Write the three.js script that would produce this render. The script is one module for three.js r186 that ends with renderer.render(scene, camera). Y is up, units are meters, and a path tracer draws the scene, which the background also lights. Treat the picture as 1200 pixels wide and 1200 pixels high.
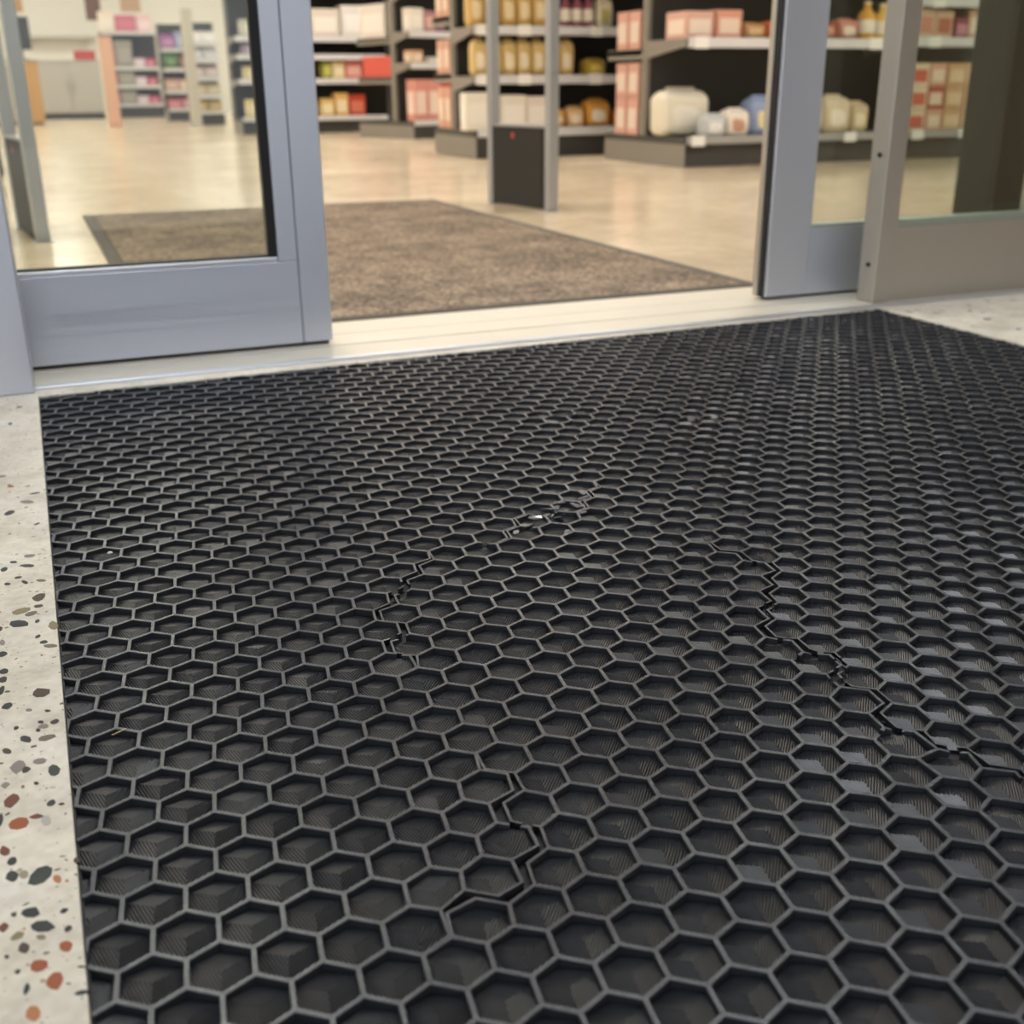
import * as THREE from 'three';
import { RoundedBoxGeometry } from 'three/addons/geometries/RoundedBoxGeometry.js';
import { mergeGeometries } from 'three/addons/utils/BufferGeometryUtils.js';
import { RectAreaLightUniformsLib } from 'three/addons/lights/RectAreaLightUniformsLib.js';

const CHIP_LIST = 'k -82 -944 5.6 5.2 109;g -65 -929 3.8 2.4 -135;d -50 -921 3.3 2.0 -138;d -56 -904 3.6 2.3 -133;d -45 -900 4.9 3.8 106;g -54 -896 5.0 3.8 -142;d -75 -902 3.8 2.4 90;d -58 -891 3.4 2.1 72;k -68 -881 7.7 3.8 -113;h -52 -876 7.8 5.3 -171;w -82 -867 5.9 3.1 -111;g -74 -840 10.9 6.3 97;g -58 -841 6.6 4.8 -141;d -68 -833 5.5 3.6 92;n -48 -823 9.9 4.8 86;g -83 -817 4.8 3.7 90;d -61 -810 3.1 2.0 -118;r -78 -794 10.4 6.9 96;k -51 -778 4.7 3.6 106;d -44 -774 2.3 1.8 -160;n -86 -771 10.1 2.5 93;o -74 -761 8.5 7.4 51;r -62 -765 5.6 3.4 -163;l -55 -757 7.2 3.9 85;r -83 -731 7.7 3.9 80;k -78 -717 5.5 3.8 81;t -71 -699 5.4 3.2 84;k -78 -700 8.2 4.4 81;n -60 -693 12.0 8.3 113;p -50 -685 5.4 3.0 -108;w -37 -700 3.8 2.2 81;k -67 -657 7.7 5.1 -141;k -60 -640 9.3 5.9 -150;k -47 -650 3.0 2.5 169;d -45 -631 3.7 2.7 112;r -83 -649 5.7 3.3 93;v -75 -637 4.8 3.8 131;v -61 -630 3.9 2.4 -138;w -77 -659 3.0 1.9 68;w -71 -624 6.3 3.6 78;o -47 -615 6.7 4.0 76;d -81 -620 2.4 1.5 -124;o -63 -604 6.9 5.5 67;d -75 -604 2.3 1.9 71;o -54 -587 8.7 5.8 84;n -70 -587 5.2 2.3 97;d -39 -593 2.7 1.1 -160;k -40 -571 5.2 2.3 -171;p -67 -565 7.0 4.6 80;d -63 -1265 9.9 5.1 -147;d -77 -1282 5.2 3.4 -130;w -52 -1170 12.1 7.2 99;w -53 -1147 5.5 4.4 -133;v -70 -1142 10.5 8.0 150;h -61 -1131 7.4 5.8 146;k -71 -1111 12.0 8.3 -133;d -55 -1110 4.1 2.6 100;v -40 -1093 11.1 4.9 86;h -44 -1048 7.6 4.2 -145;d -50 -1059 4.3 4.0 68;g -87 -1074 7.5 3.1 86;d -87 -1048 6.6 5.3 95;k -85 -1011 6.2 4.7 91;w -55 -957 9.9 8.2 75;k -86 -995 6.2 4.3 97;k -87 -975 9.0 3.0 96;d -81 -1454 10.1 5.7 113;g -61 -1488 11.3 6.6 -141;d -83 -1220 4.9 3.1 -132;d -66 -1218 7.5 2.5 -114;h -49 -1215 6.2 3.4 -145;w -72 -1234 4.1 3.9 170;d -55 -1074 4.1 2.9 110;g -60 -1294 7.4 5.0 -160';
// ------------------------------------------------------------------ camera, sky, big lights, exposure
RectAreaLightUniformsLib.init();
const scene = new THREE.Scene();
const renderer = new THREE.WebGLRenderer({ antialias: true });
renderer.toneMapping = THREE.LinearToneMapping;
renderer.toneMappingExposure = 1.58;
renderer.shadowMap.enabled = true;

const rad = THREE.MathUtils.degToRad;
const camera = new THREE.PerspectiveCamera(49.53, 1, 0.05, 80);
{
  const pitch = rad(20.994), yaw = rad(22.637), roll = rad(-0.466);
  const fh = new THREE.Vector3(Math.sin(yaw), 0, -Math.cos(yaw)), up = new THREE.Vector3(0, 1, 0);
  const w = fh.clone().multiplyScalar(Math.cos(pitch)).addScaledVector(up, -Math.sin(pitch));
  const u = fh.clone().multiplyScalar(Math.sin(pitch)).addScaledVector(up, Math.cos(pitch));
  const r = new THREE.Vector3(Math.cos(yaw), 0, Math.sin(yaw));
  const r2 = r.clone().multiplyScalar(Math.cos(roll)).addScaledVector(u, Math.sin(roll));
  const u2 = u.clone().multiplyScalar(Math.cos(roll)).addScaledVector(r, -Math.sin(roll));
  camera.quaternion.setFromRotationMatrix(new THREE.Matrix4().makeBasis(r2, u2, w.clone().negate()));
  camera.position.set(0, 0.5, 0);
  camera.focus = 1.08;
  camera.userData.fStop = 5.9;
  camera.updateMatrixWorld();
}
scene.add(camera);
{ // overcast daylight, the same all round
  const W = 64, H = 32, d = new Float32Array(W * H * 4);
  for (let y = 0; y < H; y++) for (let x = 0; x < W; x++) {
    const e = ((y + 0.5) / H - 0.5) * Math.PI, s = Math.max(0, Math.sin(e)), k = (y * W + x) * 4;
    const b = e > 0 ? 0.75 + 0.3 * s : 0.25;
    d[k] = 0.9 * b; d[k + 1] = 0.95 * b; d[k + 2] = 1.05 * b; d[k + 3] = 1;
  }
  const t = new THREE.DataTexture(d, W, H, THREE.RGBAFormat, THREE.FloatType);
  t.mapping = THREE.EquirectangularReflectionMapping; t.magFilter = THREE.LinearFilter; t.needsUpdate = true;
  scene.background = t; scene.environment = t;
}
const UNSEEN_CANOPY_LIGHT = 11;  // strength of the unseen soffit panels above the mat
const SHOP_LIGHT = 4.35, SHOP_TINT = [1.0, 0.955, 0.89];

// ------------------------------------------------------------------ helpers
let seed = 12345;
const rnd = () => { seed |= 0; seed = seed + 0x6D2B79F5 | 0; let t = Math.imul(seed ^ seed >>> 15, 1 | seed); t = t + Math.imul(t ^ t >>> 7, 61 | t) ^ t; return ((t ^ t >>> 14) >>> 0) / 4294967296; };
const rr = (a, b) => a + (b - a) * rnd();
const hash = (a, b, c = 0) => { let h = Math.imul(a | 0, 374761393) ^ Math.imul(b | 0, 668265263) ^ Math.imul(c | 0, 2147483647 - 58); h = Math.imul(h ^ h >>> 13, 1274126177); h ^= h >>> 16; return (h >>> 0) / 4294967296; };
const used = {};
function numbered(n) { if (used[n] === undefined) { used[n] = 0; return n; } used[n]++; return n + '_' + String(used[n]).padStart(3, '0'); }
function tag(o, label, category, group, kind) { if (label) o.userData.label = label; if (category) o.userData.category = category; if (group) o.userData.group = group; if (kind) o.userData.kind = kind; return o; }
function thing(name, x = 0, y = 0, z = 0, turn = 0) { const g = new THREE.Group(); g.name = numbered(name); g.position.set(x, y, z); g.rotation.y = turn; scene.add(g); return g; }
function part(name, geo, mat, parent) { const m = new THREE.Mesh(geo, mat); m.name = parent ? name : numbered(name); m.castShadow = m.receiveShadow = true; (parent || scene).add(m); return m; }
// axis box from limits, softly rounded, with uv in metres
function bx(x0, x1, y0, y1, z0, z1, r = 0.0015) {
  const w = x1 - x0, h = y1 - y0, d = z1 - z0;
  const g = r > 0 ? new RoundedBoxGeometry(w, h, d, 1, Math.min(r, w / 2.1, h / 2.1, d / 2.1)) : new THREE.BoxGeometry(w, h, d);
  g.translate((x0 + x1) / 2, (y0 + y1) / 2, (z0 + z1) / 2);
  return uvm(g);
}
function uvm(g) {
  if (!g.attributes.normal) g.computeVertexNormals();
  const p = g.attributes.position, n = g.attributes.normal, uv = new Float32Array(p.count * 2);
  for (let i = 0; i < p.count; i++) {
    const ax = Math.abs(n.getX(i)), ay = Math.abs(n.getY(i)), az = Math.abs(n.getZ(i)), x = p.getX(i), y = p.getY(i), z = p.getZ(i);
    if (ay >= ax && ay >= az) { uv[2 * i] = x; uv[2 * i + 1] = z; } else if (ax >= az) { uv[2 * i] = z; uv[2 * i + 1] = y; } else { uv[2 * i] = x; uv[2 * i + 1] = y; }
  }
  g.setAttribute('uv', new THREE.BufferAttribute(uv, 2));
  return g;
}
const merge = (l) => mergeGeometries(l.map((g) => { const q = g.index ? g.toNonIndexed() : g; for (const k of Object.keys(q.attributes)) if (!['position', 'normal', 'uv'].includes(k)) q.deleteAttribute(k); return q; }));

// ------------------------------------------------------------------ textures (periodic noise)
function noiseGrid(n, s) { const a = new Float32Array(n * n); for (let i = 0; i < n * n; i++) a[i] = hash(i, s, 7); return a; }
function vnoise(g, n, u, v) { u = ((u % 1) + 1) % 1 * n; v = ((v % 1) + 1) % 1 * n; const i = Math.floor(u), j = Math.floor(v), a = u - i, b = v - j, sa = a * a * (3 - 2 * a), sb = b * b * (3 - 2 * b), I = (i + 1) % n, J = (j + 1) % n, ii = i % n, jj = j % n; return (g[jj * n + ii] * (1 - sa) + g[jj * n + I] * sa) * (1 - sb) + (g[J * n + ii] * (1 - sa) + g[J * n + I] * sa) * sb; }
const grids = {};
const N = (n, s, u, v) => vnoise(grids[n + '_' + s] ??= noiseGrid(n, s), n, u, v);
function tex(size, f, srgb, h = size) {
  const d = new Uint8Array(size * h * 4);
  for (let y = 0; y < h; y++) for (let x = 0; x < size; x++) { const c = f(x / size, y / h, x, y), k = (y * size + x) * 4; d[k] = c[0]; d[k + 1] = c[1]; d[k + 2] = c[2]; d[k + 3] = 255; }
  return dt(d, size, h, srgb);
}
function dt(d, w, h, srgb) { const t = new THREE.DataTexture(d, w, h, THREE.RGBAFormat); t.wrapS = t.wrapT = THREE.RepeatWrapping; t.magFilter = THREE.LinearFilter; t.minFilter = THREE.LinearMipmapLinearFilter; t.generateMipmaps = true; if (srgb) t.colorSpace = THREE.SRGBColorSpace; t.needsUpdate = true; return t; }
function rep(t, x, y = x) { const c = t.clone(); c.repeat.set(x, y); c.needsUpdate = true; return c; }
const mix = (a, b, t) => a + (b - a) * t;

const CHIP = { k: [20, 20, 23], d: [40, 35, 32], g: [128, 118, 112], h: [104, 92, 80], w: [66, 46, 34], n: [24, 38, 32], r: [104, 50, 22], o: [150, 72, 22], l: [170, 168, 160], t: [150, 138, 112], p: [176, 112, 66], v: [128, 116, 82] };
const chipKeys = Object.keys(CHIP);
// terrazzo: cream binder with the small chips, 0.6 m to the tile
const terrazzoTex = (() => {
  const S = 1400, d = new Uint8Array(S * S * 4);
  for (let y = 0; y < S; y++) for (let x = 0; x < S; x++) {
    const u = x / S, v = y / S, n = (N(6, 1, u, v) - 0.5) * 16 + (N(24, 2, u, v) - 0.5) * 16 + (N(110, 3, u, v) - 0.5) * 12, w = N(14, 4, u, v), k = (y * S + x) * 4;
    d[k] = 214 + n * 1.4 - w * 8; d[k + 1] = 208 + n * 1.4 - w * 11; d[k + 2] = 196 + n * 1.4 - w * 16; d[k + 3] = 255;
  }
  const put = (cx, cy, a, b, th, c, soft) => {
    const R = Math.ceil(a * 1.5) + 2, ph = rnd() * 6.28, co = Math.cos(th), si = Math.sin(th), q = rr(0.1, 0.3), m = 3 + Math.floor(rnd() * 3);
    for (let y = -R; y <= R; y++) for (let x = -R; x <= R; x++) {
      const px = (x * co + y * si) / a, py = (-x * si + y * co) / b, t = Math.atan2(py, px), r = Math.hypot(px, py) / (1 - q * 0.5 + q * Math.cos(m * t + ph) * 0.7);
      const al = Math.min(1, Math.max(0, (1 - r) * a * 0.8)) * soft; if (al <= 0) continue;
      const k = ((((cy + y) % S + S) % S) * S + ((cx + x) % S + S) % S) * 4;
      for (let j = 0; j < 3; j++) d[k + j] = mix(d[k + j], c[j], al);
    }
  };
  const px = S / 600; // pixels per mm
  for (let i = 0; i < 2600; i++) { const c = CHIP[chipKeys[Math.floor(rnd() * chipKeys.length)]], a = rr(0.4, 1.3) * px; put(Math.floor(rnd() * S), Math.floor(rnd() * S), a, a * rr(0.4, 1), rnd() * 6.28, c, rr(0.4, 0.95)); }
  for (let i = 0; i < 520; i++) { const c = CHIP[chipKeys[Math.floor(rnd() * chipKeys.length)]], a = rr(1.4, 3.0) * px; put(Math.floor(rnd() * S), Math.floor(rnd() * S), a, a * rr(0.35, 0.8), rnd() * 6.28, c, rr(0.6, 1)); }
  return dt(d, S, S, true);
})();
const speckle = tex(512, (u, v) => { const n = 128 + (N(16, 11, u, v) - 0.5) * 60 + (N(64, 12, u, v) - 0.5) * 80 + (N(256, 13, u, v) - 0.5) * 90; return [n, n, n]; });
const rugTex = tex(1024, (u, v, x, y) => { const n = N(12, 21, u, v) * 0.3 + N(90, 22, u, v) * 0.5 + N(256, 23, u, v) * 0.75 + hash(x, y, 5) * 0.45; const t = Math.min(1, Math.max(0, (n - 0.62) * 1.25)); return [mix(72, 190, t), mix(63, 168, t), mix(56, 143, t)]; }, true);
const floorTex = tex(1024, (u, v) => { const n = (N(8, 31, u, v) - 0.5) * 12 + (N(40, 32, u, v) - 0.5) * 14 + (N(200, 33, u, v) - 0.5) * 10; return [222 + n, 204 + n, 176 + n * 1.1]; }, true);
const brushedTex = tex(512, (u, v) => { const n = 128 + (N(8, 41, u, v * 8) - 0.5) * 30 + (N(128, 42, u * 0.06, v) - 0.5) * 120; return [n, n, n]; });
const streakTex = tex(512, (u, v) => { const n = 172 + (N(3, 43, u, v) - 0.5) * 24 + (N(40, 44, u * 0.05, v) - 0.5) * 70 + (N(110, 45, u * 0.04, v) - 0.5) * 40; return [n, n, n]; });
const smudge = tex(512, (u, v) => { const n = 255 * (0.55 + 0.45 * (N(5, 51, u, v) * 0.6 + N(30, 52, u, v) * 0.4)); return [n, n, n]; });
const wornSheenTex = tex(1024, (u, v) => { const n = N(6, 61, u, v) * 0.45 + N(30, 62, u, v) * 0.3 + N(220, 63, u, v) * 0.35, t = Math.min(1, Math.max(0, (n - 0.25) * 1.3)); return [mix(55, 98, t), mix(56, 98, t), mix(61, 101, t)]; }, true);  // worn rib tone, paled further to carry the sheen of the tops
const padTex = tex(512, (u, v) => { const n = N(9, 71, u, v) * 0.5 + N(120, 72, u, v) * 0.5; return [mix(24, 44, n), mix(26, 46, n), mix(31, 52, n)]; }, true);

const S = (o) => new THREE.MeshStandardMaterial(o), Pm = (o) => new THREE.MeshPhysicalMaterial(o);
const M = {
  terrazzo: Pm({ map: rep(terrazzoTex, 1 / 0.6), roughness: 0.42, bumpMap: rep(speckle, 6), bumpScale: 0.00012 }),
  shopFloor: Pm({ map: rep(floorTex, 0.5), roughness: 0.26, roughnessMap: rep(smudge, 0.5) }),
  rug: S({ map: rep(rugTex, 1 / 0.9), roughness: 1, bumpMap: rep(speckle, 4), bumpScale: 0.004 }),
  rubberEdge: S({ color: '#57514a', roughness: 0.8 }),
  lattice: Pm({ map: rep(wornSheenTex, 2.2), roughness: 0.29, bumpMap: rep(speckle, 14), bumpScale: 0.00012 }),
  pad: Pm({ map: rep(padTex, 20), roughness: 0.31 }),
  ribShaded: Pm({ color: '#242528', roughness: 0.5 }),  // darker copy of the rib rubber, shade of the walls put into colour
  matBase: S({ color: '#222327', roughness: 0.7 }),
  torn: Pm({ color: '#7c7e80', roughness: 0.1, clearcoat: 0.8, clearcoatRoughness: 0.08 }),  // torn rubber, its colour paled so the flaps glint
  alu: S({ color: '#c6cad3', metalness: 0.6, roughness: 0.42, bumpMap: rep(brushedTex, 1.6, 8), bumpScale: 0.00002 }),
  aluRail: S({ color: '#c6cad3', metalness: 0.6, roughness: 0.62, roughnessMap: rep(streakTex, 0.7, 3) }),
  aluDim: S({ color: '#6c7280', metalness: 0.6, roughness: 0.5 }),
  aluBright: S({ color: '#d4d7dc', metalness: 0.8, roughness: 0.34 }),
  aluWarmReflect: S({ color: '#b8b3a8', metalness: 0.7, roughness: 0.45 }),  // same aluminium with warm brown reflections put into its colour
  track: S({ color: '#d5cfc0', metalness: 0.3, roughness: 0.45, bumpMap: rep(brushedTex, 2, 10), bumpScale: 0.00008 }),
  gasket: S({ color: '#101113', roughness: 0.6 }),
  screw: S({ color: '#2a2b2e', metalness: 0.6, roughness: 0.45 }),
  glass: Pm({ color: '#f2f6f4', transmission: 1, thickness: 0, roughness: 0.02, ior: 1.5 }),
  bead: S({ color: '#a9b3a6', metalness: 0.5, roughness: 0.4 }),
  wall: S({ color: '#e6e2da', roughness: 0.9 }), unseenOutsideWall: S({ color: '#8a7052', roughness: 0.9, bumpMap: rep(speckle, 3), bumpScale: 0.002 }),
  ceiling: S({ color: '#e8e6e0', roughness: 0.95 }),
  lamp: S({ color: '#ffffff', emissive: new THREE.Color().setRGB(...SHOP_TINT), emissiveIntensity: 3.5 }),
  lampCool: S({ color: '#ffffff', emissive: new THREE.Color().setRGB(0.95, 0.99, 1.06), emissiveIntensity: 4 }),
  lampFrame: S({ color: '#d0d0cc', roughness: 0.6 }),
  shelfDark: S({ color: '#4a4945', roughness: 0.55, metalness: 0.1 }), shelfBack: S({ color: '#3c3c39', roughness: 0.7 }),
  shelfSideLit: S({ color: '#8b857c', roughness: 0.55 }), plinth: S({ color: '#3e3d3a', roughness: 0.5 }),  // lighter ends and darker kick hold the lighting difference in their colour
  rail: S({ color: '#d9d8da', roughness: 0.4 }), tagWhite: S({ color: '#f4f2ee', roughness: 0.5 }),
  greyMetal: S({ color: '#a7a7a6', roughness: 0.4, metalness: 0.3 }), gatePole: S({ color: '#aeb0b2', roughness: 0.38, metalness: 0.45 }),
  gatePanel: S({ color: '#2c2c28', roughness: 0.85 }), red: S({ color: '#c8402f', roughness: 0.5 }),
  wood: S({ color: '#c99b5e', roughness: 0.5 }), darkWood: S({ color: '#7b5238', roughness: 0.6 }), black: S({ color: '#26282c', roughness: 0.5 }),
  cabinet: S({ color: '#b9b4ac', roughness: 0.5 }), salmon: S({ color: '#dcae94', roughness: 0.5 }), cream: S({ color: '#cdc6ba', roughness: 0.5 }),
  pillar: S({ color: '#30322e', roughness: 0.85 }), straw: S({ color: '#d8c48a', roughness: 0.8 }), grit: S({ color: '#e4dfd2', roughness: 0.8 }),
};
const colourCache = {};
const colour = (c, r = 0.5) => colourCache[c + r] ??= S({ color: c, roughness: r, bumpMap: rep(speckle, 5), bumpScale: 0.0006 });
const chipMat = Object.fromEntries(chipKeys.map((k) => [k, Pm({ color: new THREE.Color(`rgb(${CHIP[k].join(',')})`), roughness: 0.5 })]));
for (const m of Object.values(chipMat)) { m.bumpMap = rep(speckle, 40); m.bumpScale = 0.0001; }

// ------------------------------------------------------------------ the setting
// the mat lies in a shallow well of the terrazzo, its outline turned a little against the door
const MAT = [[-0.0355, 0.1], [1.818, 0.1], [1.818, -2.089], [-0.0355, -2.052]];
const inMat = (x, z, m = 0) => x > MAT[0][0] + m && x < MAT[1][0] - m && z < 0.1 - m && z > -2.0527 - 0.02 * (x + 0.0355) + m;
const DOORZ = -2.095;
function slab(outline, holes, y0, y1, bevel = 0) {
  const s = new THREE.Shape(outline.map(([x, z]) => new THREE.Vector2(x, -z)));
  for (const h of holes) s.holes.push(new THREE.Path(h.map(([x, z]) => new THREE.Vector2(x, -z))));
  const g = new THREE.ExtrudeGeometry(s, { depth: y1 - y0 - bevel, bevelEnabled: bevel > 0, bevelSize: bevel * 0.8, bevelThickness: bevel, bevelOffset: -bevel * 0.8, bevelSegments: 2 });
  g.rotateX(-Math.PI / 2); g.translate(0, y0, 0);
  return uvm(g);
}
const grow = (p, d) => [[p[0][0] - d, p[0][1] + d], [p[1][0] + d, p[1][1] + d], [p[2][0] + d, p[2][1] - d], [p[3][0] - d, p[3][1] - d]];
const floor = thing('floor'); tag(floor, 'cream terrazzo entrance floor with dark, grey and rust stone chips', 'floor', null, 'structure');
part('terrazzo_slab', slab([[-6, 7], [3.6, 7], [3.6, DOORZ], [-6, DOORZ]], [grow(MAT, 0.0012)], -0.03, 0.0015, 0.0012), M.terrazzo, floor);
part('well_bottom', bx(-6, 3.6, -0.06, -0.0101, DOORZ, 7, 0), M.terrazzo, floor);
{ // stone chips one by one where they show, the photograph's own first
  const chipGeo = (a, b, sd) => {
    const n = 8, top = [], low = [], pos = [], k0 = hash(sd, 1);
    for (let i = 0; i < n; i++) { const t = i / n * 6.2832, q = 0.82 + 0.3 * hash(sd, i, 3) - (i % 2) * 0.08 * k0; top.push([Math.cos(t) * a * q * 0.93, 0.0003, Math.sin(t) * b * q * 0.93]); low.push([Math.cos(t) * a * q, -0.0012, Math.sin(t) * b * q]); }
    for (let i = 0; i < n; i++) { const j = (i + 1) % n; pos.push(0, 0.00035, 0, ...top[j], ...top[i], ...top[i], ...top[j], ...low[j], ...top[i], ...low[j], ...low[i]); }
    const g = new THREE.BufferGeometry(); g.setAttribute('position', new THREE.Float32BufferAttribute(pos, 3)); g.computeVertexNormals(); return uvm(g);
  };
  const placed = [];
  const chip = (k, x, z, a, b, turn) => { const m = part('stone_chip', chipGeo(a, b, placed.length + 3), chipMat[k], floor); m.position.set(x, 0.0015, z); m.rotation.y = turn; placed.push([x, z, a]); };
  for (const row of CHIP_LIST.split(';')) { const [k, ...v] = row.split(' '), [x, z, a, b, an] = v.map(Number); chip(k, x / 1000, z / 1000, Math.max(a, b) / 1000, b / 1000, -rad(an)); }
  const free = (x, z, a) => !placed.some(([px, pz, pa]) => Math.hypot(px - x, pz - z) < (pa + a) * 1.05);
  let tries = 0, n = 0;
  while (n < 95 && tries++ < 3000) { const x = rr(-0.34, -0.044), z = rr(-2.02, -0.4), a = rr(0.003, 0.009); if (x > -0.095 && z > -1.1) continue; if (free(x, z, a)) { chip(chipKeys[Math.floor(rnd() * 9)], x, z, a, a * rr(0.4, 0.75), rnd() * 6.28); n++; } }
  n = 0; tries = 0;
  while (n < 130 && tries++ < 3000) { const x = rr(1.84, 2.6), z = rr(-2.07, -0.9), a = rr(0.006, 0.014); if (free(x, z, a)) { chip(['t', 'g', 'v', 'h', 'd', 'l'][Math.floor(rnd() * 6)], x, z, a, a * rr(0.4, 0.75), rnd() * 6.28); n++; } }
}
const floorShop = part('floor_shop', bx(-5.5, 9.5, -0.06, 0, -27.5, -2.455, 0), M.shopFloor); tag(floorShop, 'polished warm beige shop floor', 'floor', null, 'structure');
// room shell
for (const [n, a, l] of [['wall_left', [-5.5, -5.3, 0, 3.3, -27.5, -2.3], 'white wall along the far side of the shop'], ['wall_right', [9.3, 9.5, 0, 3.3, -27.5, -2.3], 'white shop wall beyond the shelving'], ['wall_back', [-5.5, 9.5, 0, 3.3, -27.5, -27.3], 'bright white back wall of the shop']]) tag(part(n, bx(...a, 0), M.wall), l, 'wall', null, 'structure');
tag(part('ceiling', bx(-5.5, 9.5, 3.3, 3.45, -27.5, -2.0, 0), M.ceiling), 'white shop ceiling', 'ceiling', null, 'structure');
{ const g = thing('wall_front'); tag(g, 'front wall over and beside the glass entrance', 'wall', null, 'structure');
  part('wall_panel', bx(-6, -0.75, 0, 4, -2.46, -2.1, 0), M.wall, g); part('wall_panel', bx(2.85, 9.5, 0, 4, -2.46, -2.1, 0), M.wall, g); part('lintel', bx(-0.75, 2.85, 2.35, 4, -2.46, -2.1, 0), M.wall, g); }
tag(part('unseen_wall_outside', bx(3.4, 3.6, 0.0015, 3.2, -2.1, 3.5, 0), M.unseenOutsideWall), 'unseen brown-grey wall beside the entrance, placed for reflections in the metal', 'wall', null, 'structure');  // out of view, gives the frame metal its brown reflections

tag(part('unseen_soffit', bx(-6, 3.4, 2.9, 3.05, -2.1, 2.4, 0), M.ceiling), 'unseen pale soffit over the entrance, placed to darken the near mat', 'canopy', null, 'structure');  // out of view, keeps sky light off the near mat
for (const [x, w] of [[0.1, 'half closed'], [1.6, 'open']]) { const g = thing('unseen_canopy_light', x, 2.9, -1.8); tag(g, `unseen white soffit light panel over the ${w} door leaf`, 'ceiling light');  // out of view, placed to light the rib tops from the door side
  part('frame', merge([bx(-0.48, 0.48, -0.03, 0, -0.18, -0.15), bx(-0.48, 0.48, -0.03, 0, 0.15, 0.18), bx(-0.48, -0.45, -0.03, 0, -0.15, 0.15), bx(0.45, 0.48, -0.03, 0, -0.15, 0.15)]), M.lampFrame, g);
  part('diffuser', bx(-0.45, 0.45, -0.02, -0.008, -0.15, 0.15, 0), M.lampCool, g);
  const l = new THREE.RectAreaLight(new THREE.Color().setRGB(0.95, 0.99, 1.06), UNSEEN_CANOPY_LIGHT, 0.9, 0.3); l.position.set(x, 2.9 - 0.04, -1.8); l.rotation.x = -Math.PI / 2; scene.add(l); }

// unseen ceiling lights that light the shop: glowing panel, light just below it
for (let i = 0; i < 4; i++) for (let j = 0; j < 6; j++) {
  const x = -3.2 + i * 3.4, z = -3.9 - j * 4.2, g = thing('unseen_ceiling_light', x, 3.3, z);
  tag(g, `unseen square ceiling light panel of row ${['one', 'two', 'three', 'four', 'five', 'six'][j]} from the door, panel ${['one', 'two', 'three', 'four'][i]} in its row`, 'ceiling light', 'unseen ceiling light panels');
  part('frame', merge([bx(-0.66, 0.66, -0.05, 0, -0.66, -0.6), bx(-0.66, 0.66, -0.05, 0, 0.6, 0.66), bx(-0.66, -0.6, -0.05, 0, -0.6, 0.6), bx(0.6, 0.66, -0.05, 0, -0.6, 0.6)]), M.lampFrame, g);
  part('diffuser', bx(-0.6, 0.6, -0.035, -0.02, -0.6, 0.6, 0), M.lamp, g);
  const l = new THREE.RectAreaLight(new THREE.Color().setRGB(...SHOP_TINT), SHOP_LIGHT, 1.2, 1.2); l.position.set(x, 3.3 - 0.06, z); l.rotation.x = -Math.PI / 2; scene.add(l);
}

// threshold with its guide tracks
{ const g = thing('threshold'); tag(g, 'pale metal door threshold with guide grooves under the sliding doors', 'threshold', null, 'structure');
  part('nosing', bx(-0.75, 2.85, -0.03, 0.007, -2.117, DOORZ, 0.002), M.aluBright, g);
  part('threshold_plate', bx(-0.75, 2.85, -0.03, 0.005, -2.215, -2.12, 0.001), M.track, g);
  part('guide_groove', bx(-0.75, 2.85, -0.03, -0.002, -2.222, -2.215, 0), M.gasket, g);
  part('threshold_plate', bx(-0.75, 2.85, -0.03, 0.005, -2.325, -2.222, 0.001), M.track, g);
  part('guide_groove', bx(-0.75, 2.85, -0.03, -0.001, -2.329, -2.325, 0), M.gasket, g);
  part('threshold_plate', bx(-0.75, 2.85, -0.03, 0.005, -2.455, -2.329, 0.001), M.track, g); }

// sliding leaf one
{ const g = thing('door_1', 0, 0, -2.24); tag(g, 'sliding glass door leaf with wide aluminium bottom rail, standing half closed', 'door', null, 'structure');
  part('stile', merge([bx(0.437, 0.4752, 0.178, 2.25, -0.04, 0, 0.002)]), M.alu, g);
  part('closing_stile', bx(0.4764, 0.536, 0.012, 2.25, -0.045, 0.001, 0.003), M.alu, g);
  part('bottom_rail', bx(-0.3, 0.4752, 0.012, 0.178, -0.04, 0, 0.002), M.aluRail, g);
  part('glazing_bead', bx(-0.3, 0.436, 0.1782, 0.187, -0.036, -0.001, 0.002), M.aluBright, g);
  part('seam_strip', bx(0.4752, 0.4764, 0.014, 2.25, -0.038, -0.001, 0), M.aluDim, g);
  part('stile', bx(-0.36, -0.3, 0.012, 2.25, -0.04, 0, 0.002), M.alu, g);
  part('top_rail', bx(-0.3, 0.4745, 2.16, 2.25, -0.04, 0, 0.002), M.alu, g);
  part('gasket', merge([bx(0.42, 0.437, 0.187, 2.16, -0.03, -0.008, 0.001), bx(-0.3, 0.42, 0.187, 0.1905, -0.03, -0.008, 0), bx(-0.3, -0.29, 0.19, 2.16, -0.03, -0.008, 0)]), M.gasket, g);
  part('glass_pane', bx(-0.295, 0.428, 0.19, 2.16, -0.022, -0.016, 0), M.glass, g);
  part('dark_gap_strip', bx(-0.3, 0.53, 0.0055, 0.012, -0.03, -0.012, 0), M.gasket, g);  // black strip standing in for the dark gap under the leaf
}
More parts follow.
